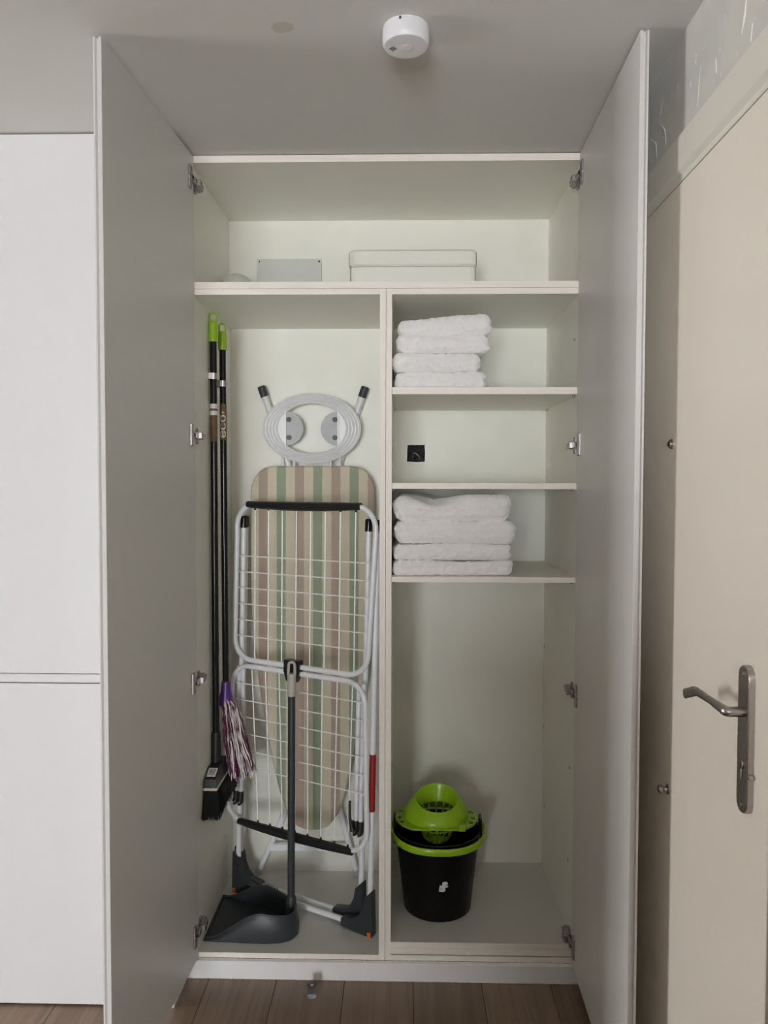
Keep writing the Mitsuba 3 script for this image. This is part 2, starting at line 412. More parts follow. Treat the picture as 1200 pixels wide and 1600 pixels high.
# back panels
put('back_panel', bx((XL - .004, D, MB0), (XR + .004, D + .006, TOP1), 0), 'm_back', wd)
put('back_panel', bx((XL, D, .054), (XM0 + .018, D + .006, MB0 - .001), 0), 'm_back', wd)
hx0, hx1, hz0, hz1 = .0675, .1321, 1.5692, 1.631
hole = Polygon([(hx0, hz0 + .002), (hx0 + .03, hz0), (hx1 - .001, hz0 + .001), (hx1, hz1 - .03), (hx1 - .0015, hz1), (hx0 + .002, hz1 - .001)])
bp = extr(sbox(XM, .054, XR, MB0 - .001).difference(hole), .006)
bk = put('back_panel', axes(bp, (1, 0, 0), (0, 0, 1), (0, -1, 0), (0, D + .006, 0)), 'm_back', wd)
hb = trimesh.boolean.difference([bx((hx0 - .008, D + .0062, hz0 - .008), (hx1 + .008, D + .05, hz1 + .008), 0), bx((hx0 - .005, D, hz0 - .005), (hx1 + .005, D + .047, hz1 + .005), 0)], engine='manifold')
put('socket_box', hb, 'm_dark', bk, label='dark square socket hole')
for q in range(3):
    cx = .085 + .016 * q
    P = [(cx - .012, D + .044, hz0 + .018), (cx - .010, D + .026, hz0 + .030 + .004 * q), (cx, D + .016, hz0 + .034 - .003 * q), (cx + .010, D + .024, hz0 + .022), (cx + .014, D + .044, hz0 + .012)]
    put('cable', tube(fillet(P, .012, 6), .0022, 8), 'm_charcoal' if q != 1 else 'm_silver2', bk, 40)
# pin holes / connector screws inside the right-hand compartment
for x, y, z, s in ((XR, .05, .6288, -1), (XR, .4536, .3394, -1), (XR, .48, .62, -1), (XR, .4826, .9092, -1), (XR, .0628, .3397, -1), (XM1, .0961, .9033, 1), (XM1, .1548, .5922, 1), (XM1, .2172, .2625, 1),
                   (XM1, .05, 1.62, 1), (XR, .05, 1.92, -1)):
    put('connector_screw', cyl((x + s * .0004, y, z), (x + s * .0022, y, z), .0036, 12), 'm_nickel', wd, 40)

# doors with a grip groove along the free edge; swung open about the front edges
def door_mesh(w, h, t=.019):
    s = [(0, 0), (w - .0008, 0), (w, .0008), (w, .0062), (w - .0055, .0078), (w - .0055, .0122), (w - .002, .0140), (w, .0150), (w, t - .0008), (w - .0008, t), (0, t)]
    return extr(Polygon(s), h)
def hang(key, ang_x, ang_y, hx, hy, z, side):
    """along = direction hinge edge -> free edge; side=+1: thickness grows to +x"""
    a = np.array([ang_x, ang_y, 0.]); a /= np.linalg.norm(a)
    b = np.array([-a[1], a[0], 0.]) * (1 if side > 0 else -1)
    if b[0] * side < 0: b = -b
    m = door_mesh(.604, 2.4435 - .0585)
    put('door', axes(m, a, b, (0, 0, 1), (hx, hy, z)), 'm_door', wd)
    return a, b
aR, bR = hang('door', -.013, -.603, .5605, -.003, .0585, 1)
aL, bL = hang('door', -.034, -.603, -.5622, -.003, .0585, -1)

def hinge_mesh():
    """concealed hinge in local axes: x out of the side panel into the cabinet, y towards the cabinet back, z up; door face at x = 0 to the front"""
    flange = bx((-.0002, -.050, -.0325), (.0062, -.028, .0325), .0015)               # cup plate on the door's inner face
    cup = cyl((.0, -.034, 0), (.0055, -.034, 0), .0165, 24)
    link = cat(bx((.004, -.034, -.0085), (.011, .012, -.0055)), bx((.004, -.034, .0055), (.011, .012, .0085)), bx((.0085, -.020, -.0085), (.0115, .016, .0085), .001))
    arm = trimesh.convex.convex_hull(np.vstack([bx((.009, .004, -.0095), (.021, .026, .0095)).vertices, bx((.010, .045, -.007), (.017, .060, .007)).vertices]))
    plate = cat(bx((-.004, .020, -.024), (.002, .036, .024), .001), bx((-.003, .014, -.010), (.010, .062, .010), .001))
    scr = cat(*[cyl((.0015, .028, s * .018), (.0035, .028, s * .018), .004, 12) for s in (-1, 1)], cyl((.016, .022, 0), (.0225, .022, 0), .0042, 12), cyl((.0022, -.038, .022), (.0042, -.038, .022), .0045, 12), cyl((.0022, -.038, -.022), (.0042, -.038, -.022), .0045, 12))
    return cat(flange, cup, link, arm, plate, scr)
HM = mikit.ply(hinge_mesh(), 'm_nickel', 35)
HMR = mikit.ply(axes(hinge_mesh(), (-1, 0, 0), (0, 1, 0), (0, 0, 1)), 'm_nickel', 35)
for z in (2.372, 1.632, .900, .140):
    put('hinge', HM, None, wd, to_world=T().translate([XL + .0026, .0, z]))
for z in (2.378, 1.605, .874, .126):
    put('hinge', HMR, None, wd, to_world=T().translate([XR - .0026, .0, z]))

# ------------------------------------------------------------------ ironing board at the back of the left compartment
ib = thing('ironing_board', 'ironing board with green and pink striped beige cover, upright behind the drying rack', 'ironing board')
BZ0, BZ1 = .262, 1.549
def board_y(z):          # leans on the back panel at the top
    return .432 + .022 * (z - .26) / 1.29
half = []
# right-hand outline (x relative to the middle, z), from the nose up to the top corner
out_r = [(.018, .262), (.055, .275), (.085, .312), (.112, .39), (.140, .51), (.168, .66), (.190, .80), (.207, .96), (.2155, 1.12), (.2165, 1.30), (.2165, 1.46)]
arc = [(.2165 - .075 * (1 - math.cos(a)), 1.46 + .089 * math.sin(a)) for a in np.linspace(.15, math.pi / 2, 8)]
rr = out_r + arc
out = [(BOARD_C + x, z) for x, z in rr] + [(BOARD_C - x, z) for x, z in rr[::-1]]
from scipy.interpolate import splprep, splev
poly = Polygon(out).buffer(.004, 6).simplify(.0006)
def slab(poly, y0, y1, rnd):
    rings = []; n = 160
    for off, y in ((-rnd, y0), (-rnd * .3, y0 + rnd * .3), (0, y0 + rnd), (0, y1)):
        q = poly.buffer(off) if off else poly
        L = np.linspace(0, q.exterior.length, n, endpoint=False)
        ring = np.array([q.exterior.interpolate(l).coords[0] for l in L])
        c = ring.mean(0); k = np.argmin(np.abs(np.arctan2(ring[:, 1] - c[1], ring[:, 0] - c[0]))); ring = np.roll(ring, -k, 0)
        if (ring[5] - ring[0])[1] < 0: ring = np.roll(ring[::-1], 1, 0)
        rings.append(np.c_[ring[:, 0], np.full(n, y), ring[:, 1]])
    m = loft(rings)
    tri, = [trimesh.creation.triangulate_polygon(Polygon(rings[0][:, [0, 2]]), engine='earcut')]
    f0 = trimesh.Trimesh(np.c_[tri[0][:, 0], np.full(len(tri[0]), y0), tri[0][:, 1]], tri[1], process=False)
    f1 = trimesh.Trimesh(np.c_[tri[0][:, 0], np.full(len(tri[0]), y1), tri[0][:, 1]], tri[1], process=False)
    m = cat(m, f0, f1)
    v = m.vertices.copy(); v[:, 1] += [board_y(z) - .432 for z in v[:, 2]]; m.vertices = v
    return m
put('cover', slab(poly, .418, .436, .006), 'm_board', ib, 40, label='beige cotton cover with green and dusty pink stripes')
put('deck', slab(poly.buffer(-.006), .4365, .444, .002), 'm_tube', ib, 40)
LY = .470
def legs():
    a = [tube(fillet([(-.466, LY, .0805), (-.372, LY, .30), (-.300, LY, .60), (-.175, LY, 1.40), (-.160, LY, 1.52)], .05, 4), .0105, 12)]
    a += [tube(fillet([(-.110, LY, .0805), (-.170, LY, .30), (-.225, LY, .60), (-.345, LY, 1.40), (-.360, LY, 1.52)], .05, 4), .0105, 12)]
    return a
for m in legs(): put('leg', m, 'm_tube', ib, 40)
put('foot_bar', bx((-.425, LY - .010, .160), (-.138, LY + .010, .186), .003), 'm_tube', ib)
for x in (-.466, -.110): put('leg_foot', cyl((x - (.004 if x < -.3 else -.004), LY, .0706), (x + (.006 if x < -.3 else -.006), LY, .092), .0135, 14), 'm_silver2', ib, 40)
# upper pair of legs, splayed outwards and capped
for s, (p, q) in (( -1, ((-.452, LY, 1.836), (-.335, LY, 1.50))), (1, ((-.081, LY, 1.834), (-.196, LY, 1.50)))):
    p, q = np.array(p), np.array(q); e = (q - p) / np.linalg.norm(q - p)
    k = put('upper_leg', cyl(p + e * .02, q, .0125, 18), 'm_silver', ib, 40)
    put('end_cap', cyl(p, p + e * .040, .0145, 18), 'm_charcoal', k, 40)
# iron rest: oval ring with raised ridges and two half-round pads
RC, RY = (-.2675, 1.6845), .440
ring = ellipse(.172, .122, 96).difference(ellipse(.118, .0875, 96).intersection(sbox(-.0925, -.2, .0925, .2)))
rest = put('iron_rest', axes(extr(ring, .008), (1, 0, 0), (0, 0, 1), (0, -1, 0), (RC[0], RY + .008, RC[1])), 'm_silver', ib, label='oval grey iron rest with raised ridges')
aa = np.arange(96) * 2 * np.pi / 96
for i, t in enumerate(np.linspace(0, 1, 5)):
    rx, ry = .170 - .046 * t, .120 - .0285 * t
    put('ridge', tube(np.c_[RC[0] + rx * np.cos(aa), np.full(96, RY - .0005), RC[1] + ry * np.sin(aa)], .0042, 8, closed=True, up=(0, 1, 0)), 'm_silver', rest, 40)
for s in (-1, 1):
    pad = affinity.scale(Point(0, 0).buffer(1, 24), .062, .060).intersection(sbox(0, -1, 1, 1))
    k = put('rest_pad', axes(extr(pad.buffer(-.002).buffer(.002), .007), (-s, 0, 0), (0, 0, 1), (0, -1, 0), (RC[0] + s * .0925, RY + .007, RC[1])), 'm_silver2', ib, label='half-round grey pad')
    put('pad_rim', bx((RC[0] + s * .0925 - .0022, RY - .009, RC[1] - .060), (RC[0] + s * .0925 + .0022, RY + .004, RC[1] + .060), .001), 'm_wire', k)
    for dz in (-.0315, .0315):
        put('bolt', cyl((RC[0] + s * .081, RY - .004, RC[1] + dz), (RC[0] + s * .081, RY + .002, RC[1] + dz), .0085, 18), 'm_charcoal', k, 40)
for x in (-.372, -.333, -.203, -.170):
    put('rest_rod', tube(fillet([(x, RY + .012, RC[1] - .075), (x, RY + .012, 1.54), (x, .452, 1.46)], .02, 4), .0055, 10), 'm_silver', ib, 40)

# ------------------------------------------------------------------ folded drying rack
dr_ = thing('drying_rack', 'folded white metal drying rack with black plastic grips in front of the ironing board', 'drying rack')
RF = np.array([-.0515, .1054, .0705]); RU = np.array([-.8832, .4691, 0]); RN = np.array([.4691, .8832, 0]); LEAN = .025
def rk(s, z, off=0.):
    return RF * [1, 1, 0] + RU * s + RN * (off + LEAN * (z - .07)) + np.array([0, 0, z])
TR = .0092
OA, OB = 0., .036
def pole(path, r=TR, rad=.05, closed=False, n=6):
    return tube(fillet([rk(*q) for q in path], rad, n, closed), r, 12, closed=closed)
def leg_frame(off, sR, sL, top, tilt):
    k = put('leg_frame', pole([(sR - tilt, top, off), (sR, .092, off), (sL, .092, off), (sL - .006, top, off)], rad=.03), 'm_tube', dr_, 40)
    for s, sg in ((sR, 1), (sL, -1)):
        # corner shoe: sleeve up the leg, sleeve along the floor bar and a curved web between them
        sh = [(s - .013 * sg, .215), (s + .012 * sg, .190), (s + .017 * sg, .160), (s + .030 * sg, .131), (s + .053 * sg, .113), (s + .098 * sg, .104), (s + .100 * sg, .0790), (s + .03 * sg, .0735), (s + .012 * sg, .0707), (s - .016 * sg, .0707)]
        m = extr(Polygon(sh).buffer(-.002).buffer(.002), .027)
        m = axes(m, RU, (0, 0, 1), RN, rk(0, 0, off - .0135 + LEAN * .07) * [1, 1, 0])
        f = put('corner_shoe', m, 'm_charcoal', dr_, label='black plastic corner shoe')
        put('foot_pad', bx((-.006, -.006, 0), (.006, .006, .016), .002).apply_transform(trimesh.transformations.rotation_matrix(math.radians(-28), (0, 0, 1))).apply_translation(rk(s - .006 * sg, .0704, off - .012)), 'm_orange', f, label='small orange foot')
        ts = s - (tilt if sg > 0 else .006)
        put('leg_cap', tube([rk(ts, top - .034, off), rk(ts, top, off), rk(ts, top + .006, off)], [.0118, .0118, .009], 14), 'm_blackgloss', k, 40)
    return k
leg_frame(OA, -.003, .528, 1.372, .007)
leg_frame(OB, .052, .548, 1.372, .010)
put('red_sleeve', tube([rk(-.003 - .007 * (.462 - .092) / 1.28, .462, OA), rk(-.003 - .007 * (.642 - .092) / 1.28, .642, OA)], .0104, 14), 'm_red', dr_, 40, label='dark red sleeve')
WO = -.026
def wing(corners, rad, vs, hs, grip, sgn):
    """corners TL, TR, BR, BL (s, z); vs: top and bottom s of the upright wires; grip: (s0, s1, z)"""
    k = put('wing', pole([(s, z, WO) for s, z in corners], .0086, rad, True, 8), 'm_tube', dr_, 40)
    (tl, tr, br, bl) = corners
    for a, b, z0, z1 in vs:
        put('wire', tube([rk(a, z0, WO), rk((a + b) / 2, (z0 + z1) / 2, WO), rk(b, z1, WO)], .0021, 6), 'm_wire', k, 40)
    for sl, sr, zl, zr in hs:
        put('wire', tube([rk(sl, zl, WO - .004), rk((sl + sr) / 2, (zl + zr) / 2, WO - .004), rk(sr, zr, WO - .004)], .0021, 6), 'm_wire', k, 40)
    s0, s1, z = grip
    ss = np.linspace(s0, s1, 24); tt = np.linspace(-1, 1, 24)
    g = tube([rk(a, z - .004 * (1 - b * b), WO - .001) for a, b in zip(ss, tt)], .0112 + .004 * (1 - tt ** 2), 14)
    gk = put('grip', g, 'm_black', dr_, 40, label='black plastic grip tube')
    put('wire_clip', cat(*[tube([rk(a if sgn > 0 else b, z - sgn * .010, WO), rk(a if sgn > 0 else b, z - sgn * .019, WO)], .0034, 8) for a, b, _, _ in vs]), 'm_black', gk, kind='stuff')
n8 = np.linspace(0, 1, 8)
wing([(.528, 1.419), (-.024, 1.419), (.004, .890), (.534, .890)], .072, [(.452 - .399 * t, .446 - .394 * t, 1.405, .892) for t in n8],
     [(.530, -.006 + .006 * i / 5, z, z) for i, z in enumerate(np.linspace(1.244, .971, 6))], (.484, .034, 1.420), 1)
wing([(.538, .868), (.012, .868), (-.006, .334), (.564, .334)], .070, [(.458 - .402 * t, .424 - .358 * t, .866, .345) for t in n8],
     [(.541 + .004 * i, .012 - .003 * i, z, z) for i, z in enumerate(np.linspace(.808, .523, 6))], (.506, .048, .332), -1)
# inner struts of the lower wing with black hook ends
for s in (.026, .044, .510, .530):
    k = put('strut', pole([(s, .86, -.008), (s + .004, .412, -.008)], .0075), 'm_tube', dr_, 40)
    put('hook_end', tube(fillet([rk(s + .004, .425, -.008), rk(s + .004, .388, -.010), rk(s + .012, .386, -.016)], .01, 4), .0108, 12), 'm_black', k, 40)
put('catch', tube(fillet([rk(.058, .492, -.030), rk(.056, .44, -.032), rk(.045, .40, -.030)], .02, 4), [.004] + [.0045] * 5 + [.008], 10) if False else tube([rk(.058, .492, -.030), rk(.056, .44, -.032), rk(.045, .40, -.030)], [.004, .0045, .008], 10), 'm_black', dr_, 40)
lt = Polygon([(-.030, .034), (.030, .034), (.032, -.005), (.022, -.034), (.006, -.044), (-.012, -.040), (-.028, -.010)]).buffer(-.004).buffer(.004)
put('centre_latch', axes(extr(lt, .024), RU, (0, 0, 1), RN, rk(.283, .878, WO - .014)), 'm_black', dr_, label='black centre latch')

# ------------------------------------------------------------------ broom and mop hanging on the left side panel
def hanging_pole(parent, x0, x1, y, z0, z1, r, cap_len, capm):
    lerp = lambda z: np.array([x1 + (x0 - x1) * (z - z0) / (z1 - z0), y, z])
    put('pole', cyl(lerp(z0), lerp(z1 - cap_len), r, 20), 'm_blackgloss', parent, 40)
    top, base = lerp(z1), lerp(z1 - cap_len - .02)
    c = put('end_cap', tube([base, base + [0, 0, .002], lerp(z1 - .040), lerp(z1 - .030)], [r + .0025, r + .0040, r + .0034, r - .002], 20), capm, parent, 40, label='lime green end cap')
    a = np.linspace(0, math.pi, 13)
    R0 = r - .0005
    loop = [lerp(z1 - .036) + np.array([0, R0, 0])] + [lerp(z1 - R0 - .003) + np.array([0, R0 * math.cos(q), R0 * math.sin(q)]) for q in a] + [lerp(z1 - .036) - np.array([0, R0, 0])]
    w = (.0112 if parent.startswith('broom') else .0105)
    loop = [np.array([p[0], p[1], p[2]]) for p in loop]
    # the eye faces the room: turn the loop so that its opening looks along the panel diagonal
    cx, cy = lerp(z1)[:2]
    loop = [np.array([cx + (p[1] - cy) * .9, cy + (p[1] - cy) * .42, p[2]]) for p in loop]
    put('hanging_eye', tube(fillet(loop, .003, 2), .0030, 8), capm, c, 40)
    return lerp
def clip(lerp, z, r, label):
    p = lerp(z)
    k = thing('pole_clip', label, 'clip')
    th = np.linspace(math.radians(-150), math.radians(150), 20)
    band = [(r + .0012) * np.array([math.cos(t), math.sin(t)]) for t in th]
    ribbon = Polygon([tuple(q) for q in band] + [tuple(q * (r + .0028) / (r + .0012)) for q in band[::-1]])
    m = moved(extr(ribbon, .020), p[0], p[1], z - .010)
    put('spring_band', m, 'm_nickel', k)
    gap = p[0] - XL
    put('base_plate', cat(bx((XL, p[1] - .022, z - .010), (XL + .0016, p[1] + .022, z + .010), .0004), bx((XL, p[1] - .0165, z - .010), (p[0], p[1] - r - .0010, z + .010), .0003), bx((XL, p[1] + r + .0010, z - .010), (p[0], p[1] + .0165, z + .010), .0003)), 'm_nickel', k)
br = thing('broom', 'long-handled broom with black bristles and a lime green cap, nearest the left door', 'broom')
BRR = .0112
lb = hanging_pole(br, -.5535, -.5515, .187, .62, 2.036, BRR, .075, 'm_lime2')
clip(lb, 1.832, BRR, 'small metal spring clip holding the broom pole to the side panel')
def sleeve(parent, lerp, z0, z1, r, m, name, label=None):
    return put(name, tube([lerp(z0), lerp(z0 + .001), lerp(z1 - .001), lerp(z1)], [r + .0002, r + .0005, r + .0005, r + .0002], 24), m, parent, 40, label=label)
sb = sleeve(br, lb, 1.625, 1.745, BRR, 'm_kraft', 'pole_label', 'brown and white paper label')
put('label_print', tube([lb(1.708), lb(1.744)], BRR + .0007, 24), 'm_sticker', sb, 40)
put('label_print', tube([lb(1.722), lb(1.729)], BRR + .0009, 24), 'm_kraft', sb, 40)
put('socket', tube([lb(.685), lb(.68), lb(.61), lb(.58)], [BRR + .001, BRR + .0035, BRR + .0045, BRR + .006], 20), 'm_black', br, 40)
# head runs along the side panel, its near end towards the room
HZ = .042
hbk = np.array([0, 0, HZ]) + np.array([[-.566, .072, .506], [-.522, .072, .506], [-.562, .080, .528], [-.528, .080, .528], [-.566, .285, .512], [-.520, .285, .512], [-.564, .24, .546], [-.528, .24, .546], [-.562, .14, .548], [-.530, .14, .548], [-.5655, .085, .500], [-.522, .28, .500]])
put('head_block', trimesh.convex.convex_hull(hbk), 'm_black', br, 30)
put('trim_strip', cat(bx((-.5665, .070, .494 + HZ), (-.5205, .287, .503 + HZ), .003)), 'm_cream', br, label='pale strip round the broom head')
put('head_label', axes(bx((-.014, -.020, 0), (.014, .020, .0010), .0003), (1, 0, 0), (0, .94, .34), (0, -.34, .94), (-.545, .108, .5395 + HZ)), 'm_sticker', br, label='printed paper sticker')
for q in range(5):
    put('print_line', axes(bx((-.010, -.012 + .006 * q, .0009), (.010, -.0095 + .006 * q, .0014), .0001), (1, 0, 0), (0, .94, .34), (0, -.34, .94), (-.545, .108, .5395 + HZ)), 'm_charcoal', br + '__head_label')
rng = np.random.default_rng(5)
bm = []
core = trimesh.convex.convex_hull(np.array([[-.563, .080, .495 + HZ], [-.523, .080, .495 + HZ], [-.563, .296, .495 + HZ], [-.523, .296, .495 + HZ], [-.565, .064, .418 + HZ], [-.516, .066, .418 + HZ], [-.561, .306, .43 + HZ], [-.508, .304, .43 + HZ]]))
bm.append(core)
for i in range(1100):
    u, w = rng.uniform(), rng.uniform()
    edge = rng.uniform() < .6
    if edge:
        if rng.uniform() < .5: u = rng.choice([0, 1.])
        else: w = rng.choice([0., 1.])
    p0 = np.array([-.563 + .040 * w, .080 + .216 * u, .498 + HZ])
    L = rng.uniform(.078, .092) - .006 * u
    p1 = np.array([max(-.5658, -.5655 + .052 * w + rng.normal() * .003), .058 + .256 * u + rng.normal() * .004, .498 + HZ - L])
    pm = (p0 + p1) / 2 + [0, 0, -.004]
    pm[0] = max(pm[0], -.5655)
    bm.append(tube([p0, pm, p1], [.0011, .0011, .0006], 3))
put('bristles', cat(*bm), 'm_bristle', br, kind='stuff')

mp = thing('string_mop', 'mop with a purple socket and white and plum yarn, hanging beside the broom', 'mop')
MR = .0108
lm = hanging_pole(mp, -.5415, -.536, .262, .775, 2.018, MR, .070, 'm_lime2')
clip(lm, 1.818, MR, 'small metal spring clip holding the mop pole to the side panel')
sm = sleeve(mp, lm, 1.633, 1.752, MR, 'm_kraft', 'pole_label', 'brown paper label reading eco')
def wrap_text(t, h, lerp, z, r, dang=0., stretch=1.):
    m = meshkit.text_mesh(t, h, .0006, True)
    m.apply_scale([stretch, 1, 1])
    m = m.subdivide_to_size(.003)
    v = m.vertices.copy()
    hh = v[:, 1].max() - v[:, 1].min(); y = v[:, 1] - (v[:, 1].max() + v[:, 1].min()) / 2
    # reads upwards: x -> up, y -> to the left round the pole; front faces the room
    a = math.radians(-90 + dang) - y / r
    R = r + .0004 + v[:, 2]
    c = np.array([lerp(q) for q in (z + v[:, 0])])
    m.vertices = np.c_[c[:, 0] + R * np.cos(a), c[:, 1] + R * np.sin(a), c[:, 2]]
    return m
put('lettering', wrap_text('eco', .0225, lm, 1.638, MR, 8, 1.45), 'm_cream', sm)
put('label_mark', wrap_text('+', .014, lm, 1.716, MR, 8), 'm_cream', sm)
put('socket', tube([lm(.832), lm(.828), lm(.80), lm(.775), lm(.755)], [MR + .001, MR + .004, MR + .006, .024, .027], 24), 'm_purple', mp, 40, label='purple plastic socket')
ym, yc = [], []
rng = np.random.default_rng(11)
for i in range(270):
    a = rng.uniform(0, 2 * math.pi); rr_ = math.sqrt(rng.uniform(.1, 1))
    p0 = lm(.775) + np.array([.020 * rr_ * math.cos(a), .020 * rr_ * math.sin(a), 0])
    L = rng.uniform(.215, .262)
    ex, ey = .5 + .5 * math.cos(a) * rr_, math.sin(a) * rr_
    zt = np.linspace(0, 1, 13)
    spread = zt ** .8
    x = p0[0] + (-.528 + .088 * ex - p0[0] + .004 * rng.normal()) * spread + .0035 * np.sin(zt * 9 + i)
    y = p0[1] + (.250 + .052 * ey - p0[1] + .004 * rng.normal()) * spread + .0035 * np.cos(zt * 8 + i * 2)
    x = np.maximum(x, XL + .0035)
    z = p0[2] + .012 * np.sin(math.pi * np.minimum(zt * 2.2, 1)) * rr_ - L * zt
    m = tube(np.c_[x, y, z], [.0024] * 12 + [.0015], 6)
    tone = rng.uniform()
    ring_i = np.arange(len(m.vertices)) // 6
    tw = ((ring_i * 2 + (np.arange(len(m.vertices)) % 6)) % 6)
    white, plum = np.array([.80, .76, .76]), np.array([.10, .012, .05])
    if tone < .34: c = np.where((tw < 1)[:, None], plum * .8 + white * .2, white)
    elif tone < .8: c = np.where((tw < 1)[:, None], white * .5 + plum * .5, plum)
    else: c = np.where((tw < 3)[:, None], white, plum)
    ym.append(m); yc.append(c * rng.uniform(.85, 1.1))
put('yarn', cat(*ym), 'm_yarn', mp, True, kind='stuff', color=np.clip(np.vstack(yc), 0, 1), label='white and plum twisted yarn')

# ------------------------------------------------------------------ dustpan with a long upright handle
dp = thing('dustpan', 'charcoal lobby dustpan with a long upright handle standing in front of the rack', 'dustpan')
ZF = .0705
_pc = np.array([(-.556, .055), (-.51, .0525), (-.47, .050), (-.42, .047), (-.375, .046), (-.330, .050), (-.294, .066), (-.276, .098), (-.276, .132), (-.292, .166), (-.325, .198), (-.37, .226), (-.43, .258), (-.49, .288), (-.556, .320)])
_tck = splprep(_pc.T, s=0, k=3)[0]
def pan_curve(n=100, grow=0.):
    u = np.linspace(0, 1, n)
    p = np.array(splev(u, _tck)).T; t = np.array(splev(u, _tck, der=1)).T
    t /= np.linalg.norm(t, axis=1, keepdims=True)
    q = p + np.c_[t[:, 1], -t[:, 0]] * grow
    q[:, 0] = np.maximum(q[:, 0], -.557)
    return q
base_o, base_i = pan_curve(grow=0), pan_curve(grow=-.003)
top_o = pan_curve(grow=-.010)
top_i = pan_curve(grow=-.013)
_t = np.clip((base_o[:, 0] + .556) / .17, 0, 1)
hgt = .006 + .080 * _t * _t * (3 - 2 * _t) - .014 * np.clip((base_o[:, 0] + .38) / .1, 0, 1)
def rows(b, z): return np.c_[b, z]
mid_o, mid_i = pan_curve(grow=.005), pan_curve(grow=.002)
R4 = [rows(base_o, np.full(len(base_o), ZF)), rows(mid_o * .5 + base_o * .5, ZF + hgt * .35), rows(mid_o * .6 + top_o * .4, ZF + hgt * .7), rows(top_o, ZF + hgt), rows(top_i, ZF + hgt), rows(mid_i * .6 + top_i * .4, ZF + hgt * .7), rows(base_i, np.full(len(base_i), ZF + .002))]
st = np.array(R4); K, n_, _ = st.shape; ff = []
for i in range(K):
    for j in range(n_ - 1):
        a, b, c, d = i * n_ + j, i * n_ + j + 1, ((i + 1) % K) * n_ + j + 1, ((i + 1) % K) * n_ + j
        ff += [[a, b, c], [a, c, d]]
wall_m = trimesh.Trimesh(st.reshape(-1, 3), np.array(ff), process=False)
floor_m = moved(extr(Polygon(base_o).buffer(-.0005), .0032), 0, 0, ZF)
rim = tube(rows(pan_curve(grow=-.0115), ZF + hgt), .0030, 8)
put('pan', cat(wall_m, floor_m), 'm_charcoal', dp, 35)
put('rim', rim, 'm_charcoal', dp, 40)
put('rubber_lip', bx((-.5635, .054, ZF), (-.553, .320, ZF + .005), .0015), 'm_black', dp)
cb = []
for q in range(16):
    x = -.47 + .0075 * q
    i = np.argmin(np.abs(base_o[55:, 0] - x)) + 55
    cb.append(bx((x - .0012, top_o[i, 1] - .003, ZF + hgt[i] - .002), (x + .0012, top_o[i, 1] + .002, ZF + hgt[i] + .007), .0003))
put('comb_teeth', cat(*cb), 'm_charcoal', dp)
PH = lambda z: np.array([-.3030 + .002 * (z - .1) / .8, .150 + .010 * (z - .1) / .8, z])
put('handle_socket', tube([PH(.090), PH(.096), PH(.125), PH(.160), PH(.167)], [.026, .025, .019, .0155, .012], 20), 'm_charcoal', dp, 40)
put('handle', cyl(PH(.10), PH(.82), .0118, 20), 'm_charcoal', dp, 40)
gk = put('hand_grip', tube([PH(.812), PH(.816), PH(.874), PH(.884)], [.0125, .0142, .0142, .012], 18), 'm_beigegrey', dp, 40, label='grey-beige hand grip with a hanging hole')
eye = [PH(.878) + [-.0105, 0, 0], PH(.908) + [-.0100, 0, 0]] + [PH(.9110) + np.array([-.0098 * math.cos(a), 0, .0098 * math.sin(a)]) for a in np.linspace(.2, math.pi - .2, 9)] + [PH(.908) + [.0100, 0, 0], PH(.878) + [.0105, 0, 0]]
put('hanging_eye', tube(eye, .0048, 10), 'm_beigegrey', gk, 40)

# ------------------------------------------------------------------ mop bucket
bu = thing('mop_bucket', 'black mop bucket with a lime green wringer and carrying handle', 'bucket')
BC = np.array([.1690, .2120, .1110])
prof = [(0, 0), (.1045, 0), (.1090, .004), (.112, .03), (.1365, .245), (.1415, .246), (.1425, .252), (.1415, .258), (.1355, .2585), (.1335, .256), (.1085, .032), (.104, .008), (0, .008)]
put('body', moved(lathe(prof, 72), *BC), 'm_bucket', bu, 35)
zr = BC[2] + .2585
for s in (-1, 1):
    e = extr(Polygon([(-.045, -.03), (.045, -.03), (.036, .030), (.022, .044), (-.022, .044), (-.036, .030)]).buffer(-.004).buffer(.004), .006)
    put('handle_ear', axes(e, (0, 1, 0), (0, 0, 1), (s, 0, 0), (BC[0] + s * .1375, BC[1] + .01, zr - .012)), 'm_bucket', bu)
# carrying handle lying down round the front
th = np.linspace(0, math.pi, 41)
hp = np.c_[BC[0] - .151 * np.sign(np.cos(th)) * np.abs(np.cos(th)) ** .85, BC[1] - .160 * np.sin(th) ** .85, zr + .006 - .016 * np.sin(th) ** .6]
put('handle', tube(hp, .0115, 14, up=(0, 0, 1), flat=(1.0, .40)), 'm_lime', bu, 40, label='lime green carrying handle')
for s in (-1, 1):
    put('pivot', cyl((BC[0] + s * .140, BC[1], zr + .006), (BC[0] + s * .156, BC[1], zr + .006), .0105, 18), 'm_lime', bu, 40)
WC = np.array([.1650, .2400])
wr = numbered(bu + '__wringer'); labels[wr] = {'label': 'lime green wringer funnel'}
ZW = zr + .018
plate = ellipse(.1375, .118, 80).intersection(sbox(-.2, -.098, .2, .2)).difference(ellipse(.098, .083, 64))
for s in (-1, 1):
    for (dx, dy, w_, h_) in ((.117, .030, .009, .013), (.121, -.012, .007, .012), (.112, -.045, .008, .010)):
        plate = plate.difference(affinity.rotate(ellipse(w_, h_, 20, s * dx, dy), 0))
put('flange', moved(extr(plate, .006), WC[0], WC[1], ZW), 'm_lime2', wr)
rings = []; n = 64; ta = np.arange(n) * 2 * np.pi / n
